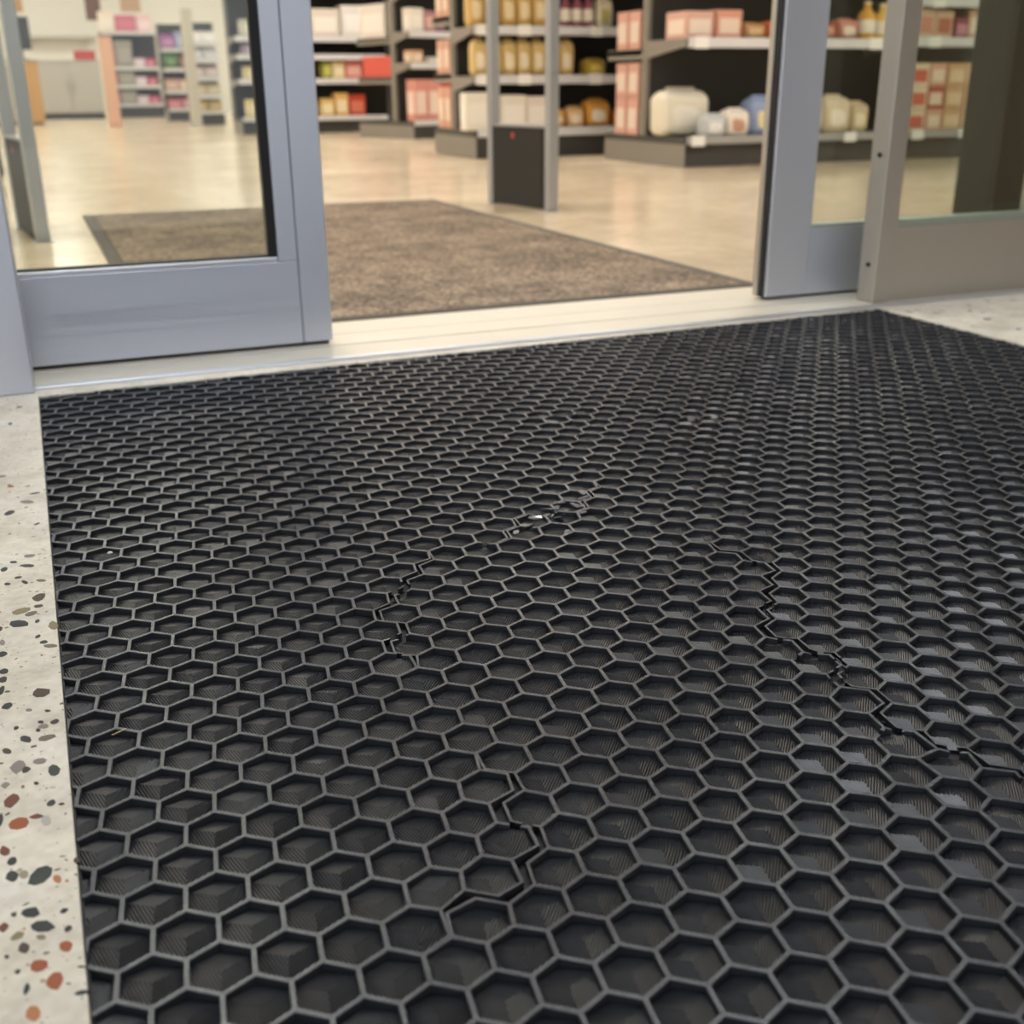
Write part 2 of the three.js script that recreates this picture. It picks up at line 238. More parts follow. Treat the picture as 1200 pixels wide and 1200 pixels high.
// sliding leaf two
{ const g = thing('door_2', 0, 0, -2.27); tag(g, 'sliding glass door leaf pushed open behind the screwed post', 'door', null, 'structure');
  part('closing_stile', bx(1.622, 1.742, 0.012, 2.25, -0.045, 0, 0.003), M.alu, g);
  part('closing_stile_nose', bx(1.613, 1.622, 0.012, 2.25, -0.045, -0.026, 0.002), M.aluWarmReflect, g);
  part('brush_seal', bx(1.6165, 1.622, 0.012, 2.25, -0.0255, -0.008, 0.001), M.gasket, g);
  part('bottom_rail', bx(1.742, 2.68, 0.012, 0.172, -0.04, -0.001, 0.002), M.aluRail, g);
  part('glazing_bead', bx(1.742, 2.68, 0.172, 0.18, -0.036, -0.004, 0.002), M.bead, g);
  part('top_rail', bx(1.742, 2.68, 2.16, 2.25, -0.04, -0.001, 0.002), M.alu, g);
  part('stile', bx(2.68, 2.76, 0.012, 2.25, -0.04, 0, 0.002), M.alu, g);
  part('glass_pane', bx(1.742, 2.68, 0.18, 2.16, -0.024, -0.018, 0), M.glass, g);
  part('dark_gap_strip', bx(1.63, 2.76, 0.0055, 0.012, -0.03, -0.012, 0), M.gasket, g);  // black strip for the dark gap, as under the other leaf
}
// frame posts
{ const g = thing('trim_1'); tag(g, 'bare aluminium frame post beside the half closed door leaf', 'door frame', null, 'structure');
  part('post', bx(-0.155, -0.0405, 0.0015, 2.35, -2.19, -2.078, 0.003), M.alu, g); }
{ const g = thing('trim_2'); tag(g, 'aluminium frame post with dark screws in its inner face', 'door frame', null, 'structure');
  part('post', bx(1.832, 1.884, 0.0055, 2.35, -2.19, -2.13, 0.003), M.aluWarmReflect, g);
  for (const y of [0.094, 0.345, 0.8, 1.4]) { const s = new THREE.CylinderGeometry(0.0055, 0.0055, 0.004, 14); s.rotateZ(Math.PI / 2); s.translate(1.8305, y, -2.158); const sc = part('screw', s, M.screw, g); }
}
{ const g = thing('trim_3'); tag(g, 'aluminium header beam across the entrance top', 'door frame', null, 'structure');
  part('header', bx(-0.75, 2.85, 2.25, 2.35, -2.33, -2.1, 0.003), M.alu, g); }
// side lights
{ const g = thing('window_1'); tag(g, 'fixed glass side panel with a metal bottom rail tinted for brown reflections', 'window', null, 'structure');
  part('bottom_rail', bx(1.885, 2.85, 0.002, 0.182, -2.18, -2.133, 0.002), M.aluWarmReflect, g);
  part('glazing_bead', bx(1.885, 2.31, 0.1825, 0.19, -2.165, -2.136, 0.001), M.bead, g);
  part('glazing_bead', bx(1.885, 2.31, 0.1905, 0.1955, -2.165, -2.144, 0.001), M.bead, g);
  part('mullion', bx(2.31, 2.42, 0.183, 2.25, -2.18, -2.133, 0.002), M.aluWarmReflect, g);
  part('glass_pane', bx(1.885, 2.31, 0.195, 2.25, -2.158, -2.152, 0), M.glass, g); part('glass_pane', bx(2.42, 2.85, 0.183, 2.25, -2.158, -2.152, 0), M.glass, g); }
{ const g = thing('window_2'); tag(g, 'fixed glass side panel beyond the bare frame post', 'window', null, 'structure');
  part('bottom_rail', bx(-0.75, -0.156, 0.0015, 0.182, -2.18, -2.133, 0.002), M.alu, g);
  part('glass_pane', bx(-0.67, -0.156, 0.182, 2.25, -2.158, -2.152, 0), M.glass, g);
  part('mullion', bx(-0.75, -0.67, 0.182, 2.25, -2.18, -2.133, 0.002), M.alu, g); }
// dark pillar behind the side panel
{ const g = thing('pillar_dark', 0, 0, 0); tag(g, 'dark grey-green pillar behind the fixed glass side panel', 'pillar', null, 'structure');
  part('pillar_shaft', bx(3.205, 4.1, 0.0, 3.3, -3.345, -3.148, 0.006), M.pillar, g); }

// ------------------------------------------------------------------ the honeycomb rubber mat
const mat = thing('entrance_mat'); tag(mat, 'black honeycomb rubber entrance mat with worn ribs and torn cells', 'mat');
{
  const p = 0.0402, th = rad(-8), s = p / Math.sqrt(3), ap = p / 2;
  const a = [p * Math.cos(th), -p * Math.sin(th)], b = [p * Math.cos(th + Math.PI / 3), -p * Math.sin(th + Math.PI / 3)], o = [0.2452, -0.581];
  const dir = (k) => { const t = th + Math.PI / 6 + k * Math.PI / 3; return [Math.cos(t), -Math.sin(t)]; };
  const V = [0, 1, 2, 3, 4, 5].map((k) => dir(k).map((c) => c * s));
  // tears: polylines on the mat, how far the rubber has opened there
  const tears = [
    { w: 0.0054, p: [[0.262, -0.665], [0.256, -0.621], [0.251, -0.602], [0.228, -0.567], [0.208, -0.556]] },
    { w: 0.0044, p: [[0.348, -1.082], [0.318, -1.053], [0.286, -1.016], [0.271, -0.956], [0.262, -0.912]] },
    { w: 0.0056, p: [[0.678, -0.99], [0.693, -0.964], [0.684, -0.926], [0.65, -0.888], [0.608, -0.835], [0.6, -0.783], [0.614, -0.739], [0.606, -0.674], [0.6, -0.616], [0.593, -0.57], [0.617, -0.554], [0.625, -0.515]] },
    { w: 0.003, p: [[0.46, -1.13], [0.474, -1.137], [0.52, -1.178], [0.565, -1.174], [0.63, -1.23]] },
    { w: 0.002, p: [[0.72, -1.578], [0.834, -1.56], [0.91, -1.471], [0.99, -1.446]] },
  ];
  function near(x, z, t) { // signed distance to a tear, how far past its ends
    let best = 1e9, out = null;
    for (let i = 0; i + 1 < t.p.length; i++) {
      const [x0, z0] = t.p[i], [x1, z1] = t.p[i + 1], dx = x1 - x0, dz = z1 - z0, L = dx * dx + dz * dz, q = Math.min(1, Math.max(0, ((x - x0) * dx + (z - z0) * dz) / L));
      const ex = x - x0 - q * dx, ez = z - z0 - q * dz, d = Math.hypot(ex, ez);
      if (d < best) { best = d; const l = Math.sqrt(L); out = { d, side: Math.sign(dx * ez - dz * ex) || 1, n: [-dz / l, dx / l] }; }
    }
    return out;
  }
  const sideOf = (x, z) => tears.map((t) => { const q = near(x, z, t); return q.d > 0.12 ? 0 : q.side; });
  const shift = (x, z, sides) => { let dx = 0, dz = 0, dy = 0.0004 * (N(9, 81, x * 0.5, z * 0.5) - 0.5); tears.forEach((t, i) => { const q = near(x, z, t); if (q.d > 0.11 || !sides[i]) return; const k = Math.exp(-q.d * q.d / 0.0008) * t.w * sides[i]; dx += q.n[0] * k; dz += q.n[1] * k; dy += 0.0012 * Math.exp(-q.d * q.d / 0.0006) * (sides[i] > 0 ? 1 : -0.3); }); const w = (N(7, 82, x * 0.4, z * 0.4) - 0.5) * 0.006, w2 = (N(7, 83, x * 0.4, z * 0.4) - 0.5) * 0.006; return [dx + w, dy, dz + w2]; };
  const nearTear = (x, z) => Math.min(...tears.map((t) => near(x, z, t).d));
  const tops = { pos: [], uv: [] }, sides = { pos: [], uv: [] }; let into = tops;
  const TOP = 0, LOW = -0.0070;
  const planes = [[1, 0, 0.0355], [-1, 0, 1.818], [0, -1, 0.1], [0.02, 1, 2.0527 + 0.02 * 0.0355]];
  function tri(A, B, C) { // clipped to the mat's outline
    let poly = [A, B, C];
    for (const [nx, nz, d] of planes) {
      const out = [];
      for (let i = 0; i < poly.length; i++) {
        const P = poly[i], Q = poly[(i + 1) % poly.length], fp = P[0] * nx + P[2] * nz + d, fq = Q[0] * nx + Q[2] * nz + d;
        if (fp >= 0) out.push(P);
        if ((fp >= 0) !== (fq >= 0)) { const t = fp / (fp - fq); out.push([0, 1, 2].map((k) => P[k] + (Q[k] - P[k]) * t)); }
      }
      poly = out; if (poly.length < 3) return;
    }
    for (let i = 1; i + 1 < poly.length; i++) for (const P of [poly[0], poly[i], poly[i + 1]]) { into.pos.push(...P); into.uv.push(P[0], P[2]); }
  }
  const quad = (A, B, C, D) => { tri(A, B, C); tri(A, C, D); };
  const cells = [];
  const keyOf = (x, z) => Math.round(x * 2000) * 8192 + Math.round(z * 2000);
  for (let i = -70; i < 80; i++) for (let j = -45; j < 70; j++) {
    const cx = o[0] + (i - 1 / 3) * a[0] + (j - 1 / 3) * b[0], cz = o[1] + (i - 1 / 3) * a[1] + (j - 1 / 3) * b[1];
    if (!inMat(cx, cz, -0.026)) continue;
    const rest = V.map(([vx, vz]) => [cx + vx, cz + vz]);
    const own = sideOf(cx, cz), disp = rest.map(([x, z]) => shift(x, z, own)), mid = shift(cx, cz, own);
    const at = (k, f, y) => [rest[k][0] + (cx - rest[k][0]) * f + disp[k][0], y + disp[k][1], rest[k][1] + (cz - rest[k][1]) * f + disp[k][2]];
    let torn = false;
    for (let k = 0; k < 6; k++) {
      const q = (k + 1) % 6, rows = [[0, TOP], [0.0014 / ap, TOP], [0.0018 / ap, TOP - 0.0005], [0.0019 / ap, LOW]];
      const e = dir(k + 0.5), other = sideOf(cx + e[0] * p, cz + e[1] * p), mx = (rest[k][0] + rest[q][0]) / 2, mz = (rest[k][1] + rest[q][1]) / 2;
      const split = own.some((v, n) => v * other[n] < 0) && nearTear(mx, mz) < 0.06, hk = Math.round(mx * 900) * 4096 + Math.round(mz * 900);
      const cut = nearTear(mx, mz) < (split ? 0.03 : 0.016) && hash(hk, 5) < (split ? 0.25 : 0.14);
      if (split) { torn = true; rows[0][0] = -0.0007 / ap; }
      const L = (f, y, t) => { const A = at(k, f, y), B = at(q, f, y); return A.map((c, m) => c + (B[m] - c) * t); };
      const run = (t0, t1, drop0, drop1) => { for (let r = 0; r < 3; r++) { const [f0, y0] = rows[r], [f1, y1] = rows[r + 1]; const w = (y, d) => Math.max(LOW, y - d); into = r < 2 ? tops : sides; quad(L(f0, w(y0, drop0), t0), L(f0, w(y0, drop1), t1), L(f1, w(y1, drop1), t1), L(f1, w(y1, drop0), t0)); } };
      if (!cut) { run(0, 1, 0, 0); if (split) { into = sides; quad(L(rows[0][0], LOW, 0), L(rows[0][0], LOW, 1), L(rows[0][0], TOP, 1), L(rows[0][0], TOP, 0)); } }
      else {
        torn = true;
        const flip = rest[k][0] + rest[k][1] * 1.7 < rest[q][0] + rest[q][1] * 1.7, h = keyOf((rest[k][0] + rest[q][0]) / 2, (rest[k][1] + rest[q][1]) / 2);
        let t0 = 0.16 + 0.3 * hash(h, 1), t1 = 1 - (0.16 + 0.3 * hash(h, 2)), d0 = 0.0012 * hash(h, 3), d1 = 0.0012 * hash(h, 4);
        if (!flip) { [t0, t1] = [1 - t1, 1 - t0]; [d0, d1] = [d1, d0]; }
        run(0, t0, 0, d0); run(t1, 1, d1, 0);
        for (const [t, d] of [[t0, d0], [t1, d1]]) into = sides, quad(L(0, TOP - d, t), L(rows[2][0], TOP - 0.0005 - d, t), L(rows[3][0], LOW, t), L(0, LOW, t));
      }
    }
    cells.push({ x: cx + mid[0], z: cz + mid[2], y: mid[1], torn, i, j });
  }
  const made = (l) => { const g = new THREE.BufferGeometry(); g.setAttribute('position', new THREE.Float32BufferAttribute(l.pos, 3)); g.setAttribute('uv', new THREE.Float32BufferAttribute(l.uv, 2)); g.computeVertexNormals(); return g; };
  tag(part('rib_tops', made(tops), M.lattice, mat), 'worn grey rib tops with sheen painted in');
  tag(part('rib_walls', made(sides), M.ribShaded, mat), 'black rib walls with shade painted in');
  const rim = [];
  for (let k = 0; k < 4; k++) { const A = MAT[k], B = MAT[(k + 1) % 4], l = Math.hypot(B[0] - A[0], B[1] - A[1]), g = new THREE.BoxGeometry(l, 0.0075, 0.0014); g.rotateY(-Math.atan2(B[1] - A[1], B[0] - A[0])); g.translate((A[0] + B[0]) / 2, -0.0059, (A[1] + B[1]) / 2); rim.push(uvm(g)); }
  part('base_sheet', slab(MAT, [], -0.01, -0.0070), M.matBase, mat);
  part('cut_edge', merge(rim), M.matBase, mat);
  // faceted pad on each cell's floor: three ridged rhombs meeting in a raised middle
  const R = (ap - 0.0020) / ap * s;
  function padGeo(v) {
    const P = [], H = 0.0034, pt = (k, y) => { const d = dir(k); return [d[0] * R, y, d[1] * R]; }, c = [0, H, 0];
    const f3 = (A, B, C) => P.push(...A, ...B, ...C);
    for (const [k0, k1, k2, deg] of [[0, 1, 2, 56], [2, 3, 4, 104], [4, 5, 0, 50]]) {
      const A = pt(k0, H / 2), B = pt(k1, 0), C = pt(k2, H / 2), quadr = [c, A, B, C], plain = (v === 1 && k0 === 2) || (v === 2 && k0 === 0);
      {
        const nx = Math.sin(rad(deg)), nz = Math.cos(rad(deg)), off = (q) => q[0] * nx + q[2] * nz, pitch = 0.0021, e = plain ? 0.00035 : 0.0006;
        const clip = (poly, f) => { const out = []; poly.forEach((p0, m) => { const p1 = poly[(m + 1) % poly.length], a0 = f(p0), a1 = f(p1); if (a0 >= 0) out.push(p0); if ((a0 >= 0) !== (a1 >= 0)) { const t = a0 / (a0 - a1); out.push([0, 1, 2].map((n) => p0[n] + (p1[n] - p0[n]) * t)); } }); return out; };
        const lo = Math.min(...quadr.map(off)), hi = Math.max(...quadr.map(off));
        for (let h = Math.floor(lo / pitch * 2); h <= Math.ceil(hi / pitch * 2); h++) {
          const o0 = h * pitch / 2, o1 = o0 + pitch / 2; let poly = clip(quadr, (q) => off(q) - o0); if (poly.length > 2) poly = clip(poly, (q) => o1 - off(q)); if (poly.length < 3) continue;
          const up = poly.map((q) => { const t = (off(q) - o0) / (o1 - o0); return [q[0], q[1] + e * (h & 1 ? 1 - t : t), q[2]]; });
          for (let m = 1; m + 1 < up.length; m++) f3(up[0], up[m], up[m + 1]);
        }
      }
      const d = (q) => [q[0], -0.0006, q[2]];
      for (const [X, Y] of [[A, B], [B, C]]) { f3(X, d(X), d(Y)); f3(X, d(Y), Y); }
    }
    const g = new THREE.BufferGeometry(); g.setAttribute('position', new THREE.Float32BufferAttribute(P, 3)); g.computeVertexNormals(); return uvm(g);
  }
  const geos = [padGeo(0), padGeo(1), padGeo(2)];
  const ndc = new THREE.Vector3(), shown = [], rest = [];
  for (const c of cells) { ndc.set(c.x, 0, c.z).project(camera); const ok = inMat(c.x, c.z, 0.004) && Math.abs(ndc.x) < 1.03 && Math.abs(ndc.y) < 1.05 && ndc.z < 1; (ok ? shown : rest).push(c); }
  shown.sort((A, B) => Math.hypot(A.x, A.z) - Math.hypot(B.x, B.z));
  rest.push(...shown.splice(300));
  const mtx = (c) => { const e = new THREE.Euler((hash(c.i, c.j, 1) - 0.5) * (c.torn ? 0.2 : 0.05), (hash(c.i, c.j, 4) - 0.5) * 0.06, (hash(c.i, c.j, 2) - 0.5) * (c.torn ? 0.2 : 0.05)); const y = 0.8 + 0.45 * hash(c.i, c.j, 3); return new THREE.Matrix4().compose(new THREE.Vector3(c.x, -0.0067 + c.y, c.z), new THREE.Quaternion().setFromEuler(e), new THREE.Vector3(1, y, 1)); };
  const kind = (c) => { const q = hash(c.i, c.j, 9); return q < 0.76 ? 0 : q < 0.9 ? 1 : 2; };
  for (const c of shown) { const m = part('cell_pad', geos[kind(c)], M.pad, mat); m.applyMatrix4(mtx(c)); }
  geos.forEach((g, k) => { const l = rest.filter((c) => kind(c) === k); const im = new THREE.InstancedMesh(g, M.pad, l.length); l.forEach((c, i) => im.setMatrixAt(i, mtx(c))); im.name = 'cell_pads'; im.userData.kind = 'stuff'; im.castShadow = im.receiveShadow = true; mat.add(im); });
  // torn rib ends and flaps lying in the tears
  const shard = (x, z, y, size, turn, tilt, m) => { const n = 5, up = [], dn = [], P = []; for (let i = 0; i < n; i++) { const t = i / n * 6.2832, q = size * (0.45 + 0.6 * rnd()); up.push([Math.cos(t) * q, 0.0007, Math.sin(t) * q * 0.55]); dn.push([Math.cos(t) * q, -0.0007, Math.sin(t) * q * 0.55]); }
    for (let i = 0; i < n; i++) { const j = (i + 1) % n; P.push(0, 0.0012, 0, ...up[j], ...up[i], ...up[i], ...up[j], ...dn[j], ...up[i], ...dn[j], ...dn[i]); }
    const g = new THREE.BufferGeometry(); g.setAttribute('position', new THREE.Float32BufferAttribute(P, 3)); g.computeVertexNormals(); const f = part('torn_flap', uvm(g), m, mat); f.position.set(x, y, z); f.rotation.set(tilt, turn, (rnd() - 0.5) * 0.5); };
  const spots = [[0.505, -1.155], [0.52, -1.172], [0.535, -1.178], [0.55, -1.19], [0.565, -1.178], [0.575, -1.192], [0.588, -1.2], [0.6, -1.215], [0.545, -1.165], [0.48, -1.135], [0.585, -1.17], [0.54, -1.12], [0.615, -1.235], [0.557, -1.2], [0.572, -1.21], [0.525, -1.155], [0.594, -1.188]];
  for (const [x, z] of spots) shard(x + rr(-0.004, 0.004), z + rr(-0.006, 0.006), rr(-0.004, -0.0005), rr(0.007, 0.015), rnd() * 6.28, rr(-0.35, 0.35), rnd() < 0.6 ? M.torn : M.lattice);
  for (const t of tears.slice(0, 3)) for (let i = 0; i + 1 < t.p.length; i++) { const q = rnd(), x = mix(t.p[i][0], t.p[i + 1][0], q), z = mix(t.p[i][1], t.p[i + 1][1], q); shard(x, z, -0.0052, rr(0.004, 0.008), rnd() * 6.28, rr(-0.3, 0.3), M.ribShaded); }
}
{ const g = new THREE.BoxGeometry(0.013, 0.0005, 0.0006, 6, 1, 1), q = g.attributes.position; for (let i = 0; i < q.count; i++) q.setY(i, q.getY(i) + q.getX(i) * q.getX(i) * 6);
  g.computeVertexNormals(); const m = part('straw', uvm(g), M.straw); m.position.set(0.004, 0.0006, -0.863); m.rotation.y = 0.5; tag(m, 'tiny pale yellow straw lying on the honeycomb mat', 'straw'); }
{ const g = new THREE.IcosahedronGeometry(0.0022, 1), q = g.attributes.position; for (let i = 0; i < q.count; i++) q.setXYZ(i, q.getX(i) * 1.4, q.getY(i) * 0.7, q.getZ(i)); g.computeVertexNormals(); const m = part('grit_crumb', uvm(g), M.grit); m.position.set(0.026, -0.0035, -1.279); tag(m, 'small white crumb of grit in a mat cell', 'crumb'); }

// ------------------------------------------------------------------ inside: rug, gates
{ const g = thing('carpet_mat', 0, 0, 0); tag(g, 'brown-grey speckled carpet mat on the shop floor inside the door', 'mat');
  part('carpet', bx(0.235, 1.703, 0.0005, 0.009, -5.08, -2.49, 0.002), M.rug, g);
  part('rubber_border', merge([bx(0.195, 1.743, 0, 0.007, -5.125, -5.08, 0.001), bx(0.195, 1.743, 0, 0.007, -2.49, -2.465, 0.001), bx(0.195, 0.235, 0, 0.007, -5.08, -2.49, 0.001), bx(1.703, 1.743, 0, 0.007, -5.08, -2.49, 0.001)]), M.rubberEdge, g); }
function gate(x, z, turn, label) { // near pole at the origin, panel and far pole behind
  const g = thing('security_gate', x, 0, z, turn); tag(g, label, 'security gate');
  for (const dz of [0, -0.46]) { const p0 = part('pole', bx(-0.024, 0.024, 0.004, 1.62, dz - 0.02, dz + 0.02, 0.006), M.gatePole, g); part('foot_plate', bx(-0.032, 0.032, 0, 0.004, dz - 0.03, dz + 0.03, 0.001), M.gatePole, p0); }
  const pn = part('base_panel', bx(-0.02, 0.02, 0.006, 0.335, -0.438, -0.045, 0.004), M.gatePanel, g);
  part('panel_edge', bx(-0.016, 0.016, 0.006, 0.335, -0.045, -0.02, 0.002), M.black, pn);
  part('panel_cap', bx(-0.022, 0.022, 0.3355, 0.345, -0.438, -0.022, 0.002), M.greyMetal, pn);
  const dot = new THREE.CylinderGeometry(0.012, 0.012, 0.002, 18); dot.rotateZ(Math.PI / 2); dot.translate(-0.0205, 0.3, -0.27); part('red_mark', dot, M.red, pn);
  part('top_bar', bx(-0.02, 0.02, 1.62, 1.66, -0.48, 0.02, 0.006), M.gatePole, g);
  return g;
}
gate(2.04, -4.43, 0.17, 'grey two-pole security gate with dark panel, beside the far end of the carpet mat');
gate(0.022, -4.32, 0.13, 'security gate seen end-on through the glass of the half closed door');

// ------------------------------------------------------------------ shelving
// front at z = 0 of the group, back at -depth, from x = 0 to width
function unit(name, label, x, z, width, depth, spec) {
  const g = thing(name, x, 0, z, spec.turn ?? 0); tag(g, label, 'shelving unit');
  const dk = spec.deck ?? 0.19, lip = spec.lip ?? 0.05, top = spec.top ?? 1.75, sp = spec.spine ?? (depth > 0.7 ? -depth / 2 : -depth + 0.03), two = depth > 0.7;
  part('plinth', bx(0.012, width - 0.012, 0, dk - lip - 0.004, -depth + 0.03, -0.03, 0.003), M.plinth, g);
  part('end_plinth', bx(0, 0.012, 0, dk - lip, -depth, 0, 0.002), M.shelfSideLit, g);
  const deck = part('base_deck', bx(0, width, dk - lip, dk - 0.012, -depth, -0.004, 0.003), M.shelfDark, g);
  part('price_rail', bx(0.02, width, dk - lip, dk, -0.004, 0.006, 0.002), spec.darkDeckRail ? M.greyMetal : M.rail, deck);
  part('back_panel', bx(0.02, width, dk - 0.012, top, sp - 0.012, sp + 0.012, 0), M.shelfBack, g);
  part('upright', bx(-0.004, 0.03, dk - 0.012, top, sp - 0.03, sp + 0.03, 0.003), M.shelfSideLit, g);
  part('upright', bx(width - 0.03, width, dk - 0.012, top, sp - 0.03, sp + 0.03, 0.003), M.shelfSideLit, g);
  for (const [y, x0 = 0, x1 = width] of spec.shelves) {
    const sh = part('shelf', bx(x0, x1, y - 0.045, y - 0.008, sp + 0.03, -0.02, 0.003), M.shelfDark, g);
    part('price_rail', bx(x0 + 0.01, x1, y - 0.06, y, -0.02, -0.008, 0.002), M.rail, sh);
    const br = new THREE.Shape([[0, 0], [-sp - 0.04, 0], [-sp - 0.04, -0.045], [0, -0.11]].map((q) => new THREE.Vector2(...q))), bg = new THREE.ExtrudeGeometry(br, { depth: 0.006, bevelEnabled: false });
    bg.rotateY(-Math.PI / 2); bg.translate(x0 + 0.003, y - 0.005, sp + 0.02);
    part('bracket', uvm(bg), M.shelfSideLit, sh);
    for (const tx of spec.tags ?? []) if (tx > x0 && tx < x1) part('price_tag', bx(tx - 0.05, tx + 0.05, y - 0.065, y + 0.006, -0.008, -0.004, 0.001), M.tagWhite, sh);
  }
  for (const tx of spec.deckTags ?? []) part('price_tag', bx(tx - 0.05, tx + 0.05, dk - lip - 0.01, dk + 0.004, 0.006, 0.01, 0.001), M.tagWhite, deck);
  if (spec.darkFill) part('dark_fill_panel', bx(spec.darkFill, spec.darkFill + 0.02, dk - 0.01, top, -depth + 0.02, sp - 0.03, 0), M.shelfBack, g);  // added dark sheet that keeps the end opening dark
  if (two) for (const y of spec.back ?? []) { const sh = part('shelf', bx(0, width, y - 0.045, y - 0.008, -depth + 0.02, sp - 0.03, 0.003), M.shelfDark, g); part('bracket', bx(0, 0.006, y - 0.07, y - 0.006, -depth + 0.02, sp - 0.03, 0.002), M.shelfSideLit, sh); }
  return g;
}
const RN = 'nearest shelving unit', MN = 'middle shelving unit', LN = 'red crate unit', KN = 'far wall shelving';
unit('shelving_unit', 'nearest dark shelving unit, running behind the open door leaf', 3.9, -6.45, 3.1, 1.1, { shelves: [[0.775, 0, 1.75], [1.3, 0, 1.75], [0.79, 1.78], [1.04, 1.78], [1.4, 1.78]], tags: [0.1, 0.95, 1.45, 1.95, 2.35], deckTags: [0.1, 0.66, 1.3, 1.88, 2.3], back: [0.73, 1.25], darkDeckRail: true });
unit('shelving_unit', 'middle dark shelving unit behind the two-pole gate, holding yellow packets', 3.07, -8.0, 1.9, 0.9, { shelves: [[0.575], [0.905], [1.3]], tags: [0.08, 0.4, 0.98], deckTags: [0.5, 0.62], deck: 0.21, lip: 0.06, back: [0.6, 1.0] });
unit('shelving_unit', 'far dark shelving unit with a red crate on its end', 3.7, -11.4, 1.6, 1.0, { shelves: [[0.73], [1.02], [1.4]], deck: 0.18, back: [0.6, 0.98], tags: [], turn: 0.3, spine: -0.32, darkFill: 0.36 });
unit('shelving_unit', 'shelving unit farthest back beside the door stile, with pale cartons', 2.36, -13.6, 2.5, 0.55, { shelves: [[0.6], [0.86], [1.05], [1.55]], deck: 0.19, tags: [] });
unit('shelving_unit', 'low dark display rack cut by the frame edge beyond the end-on gate', -1.3, -7.9, 1.18, 0.5, { shelves: [[0.56], [0.95]], deck: 0.3, top: 1.4 });
unit('shelving_unit', 'far grey rack with magenta goods, between salmon post and cream post', 1.62, -23.3, 1.02, 0.5, { shelves: [[0.57], [0.89], [1.5]], deck: 0.24, top: 1.48 });
unit('shelving_unit', 'narrow far rack with a green item, beside the magenta goods rack', 2.32, -20.2, 0.5, 0.5, { shelves: [[0.48], [0.82], [1.12]], deck: 0.2, top: 1.5 });
unit('shelving_unit', 'narrow far rack between the two cream posts', 2.38, -17.6, 0.46, 0.5, { shelves: [[0.42], [0.66], [0.9], [1.12]], deck: 0.2, top: 1.4 });

// ------------------------------------------------------------------ goods, each its own object
const ORD = ['first', 'second', 'third', 'fourth', 'fifth', 'sixth', 'seventh', 'eighth', 'ninth', 'tenth', 'eleventh', 'twelfth', 'thirteenth', 'fourteenth', 'fifteenth', 'sixteenth'];
const geoCache = {};
const cached = (k, f) => geoCache[k] ??= f();
function bagGeo(w, h, d) { return cached(`bag${w},${h},${d}`, () => { const g = new THREE.SphereGeometry(1, 20, 14), q = g.attributes.position, se = (v, e) => Math.sign(v) * Math.abs(v) ** e; for (let i = 0; i < q.count; i++) { const x = q.getX(i), y = q.getY(i), z = q.getZ(i), pinch = y > 0.3 ? 1 - (y - 0.3) * 0.55 : 1; q.setXYZ(i, se(x, 0.32) * w / 2 * (0.9 + 0.1 * pinch), (se(y, 0.4) + 1) * h / 2, se(z, 0.5) * d / 2 * pinch * (1 + 0.06 * Math.sin(x * 9 + y * 7))); } g.computeVertexNormals(); return uvm(g); }); }
function bottleGeo(w, h) { return cached(`bot${w},${h}`, () => uvm(new THREE.LatheGeometry([[0, 0], [0.46, 0], [0.5, 0.02], [0.5, 0.62], [0.44, 0.7], [0.2, 0.82], [0.18, 0.94], [0, 0.94]].map(([r, y]) => new THREE.Vector2(r * w, y * h)), 18))); }
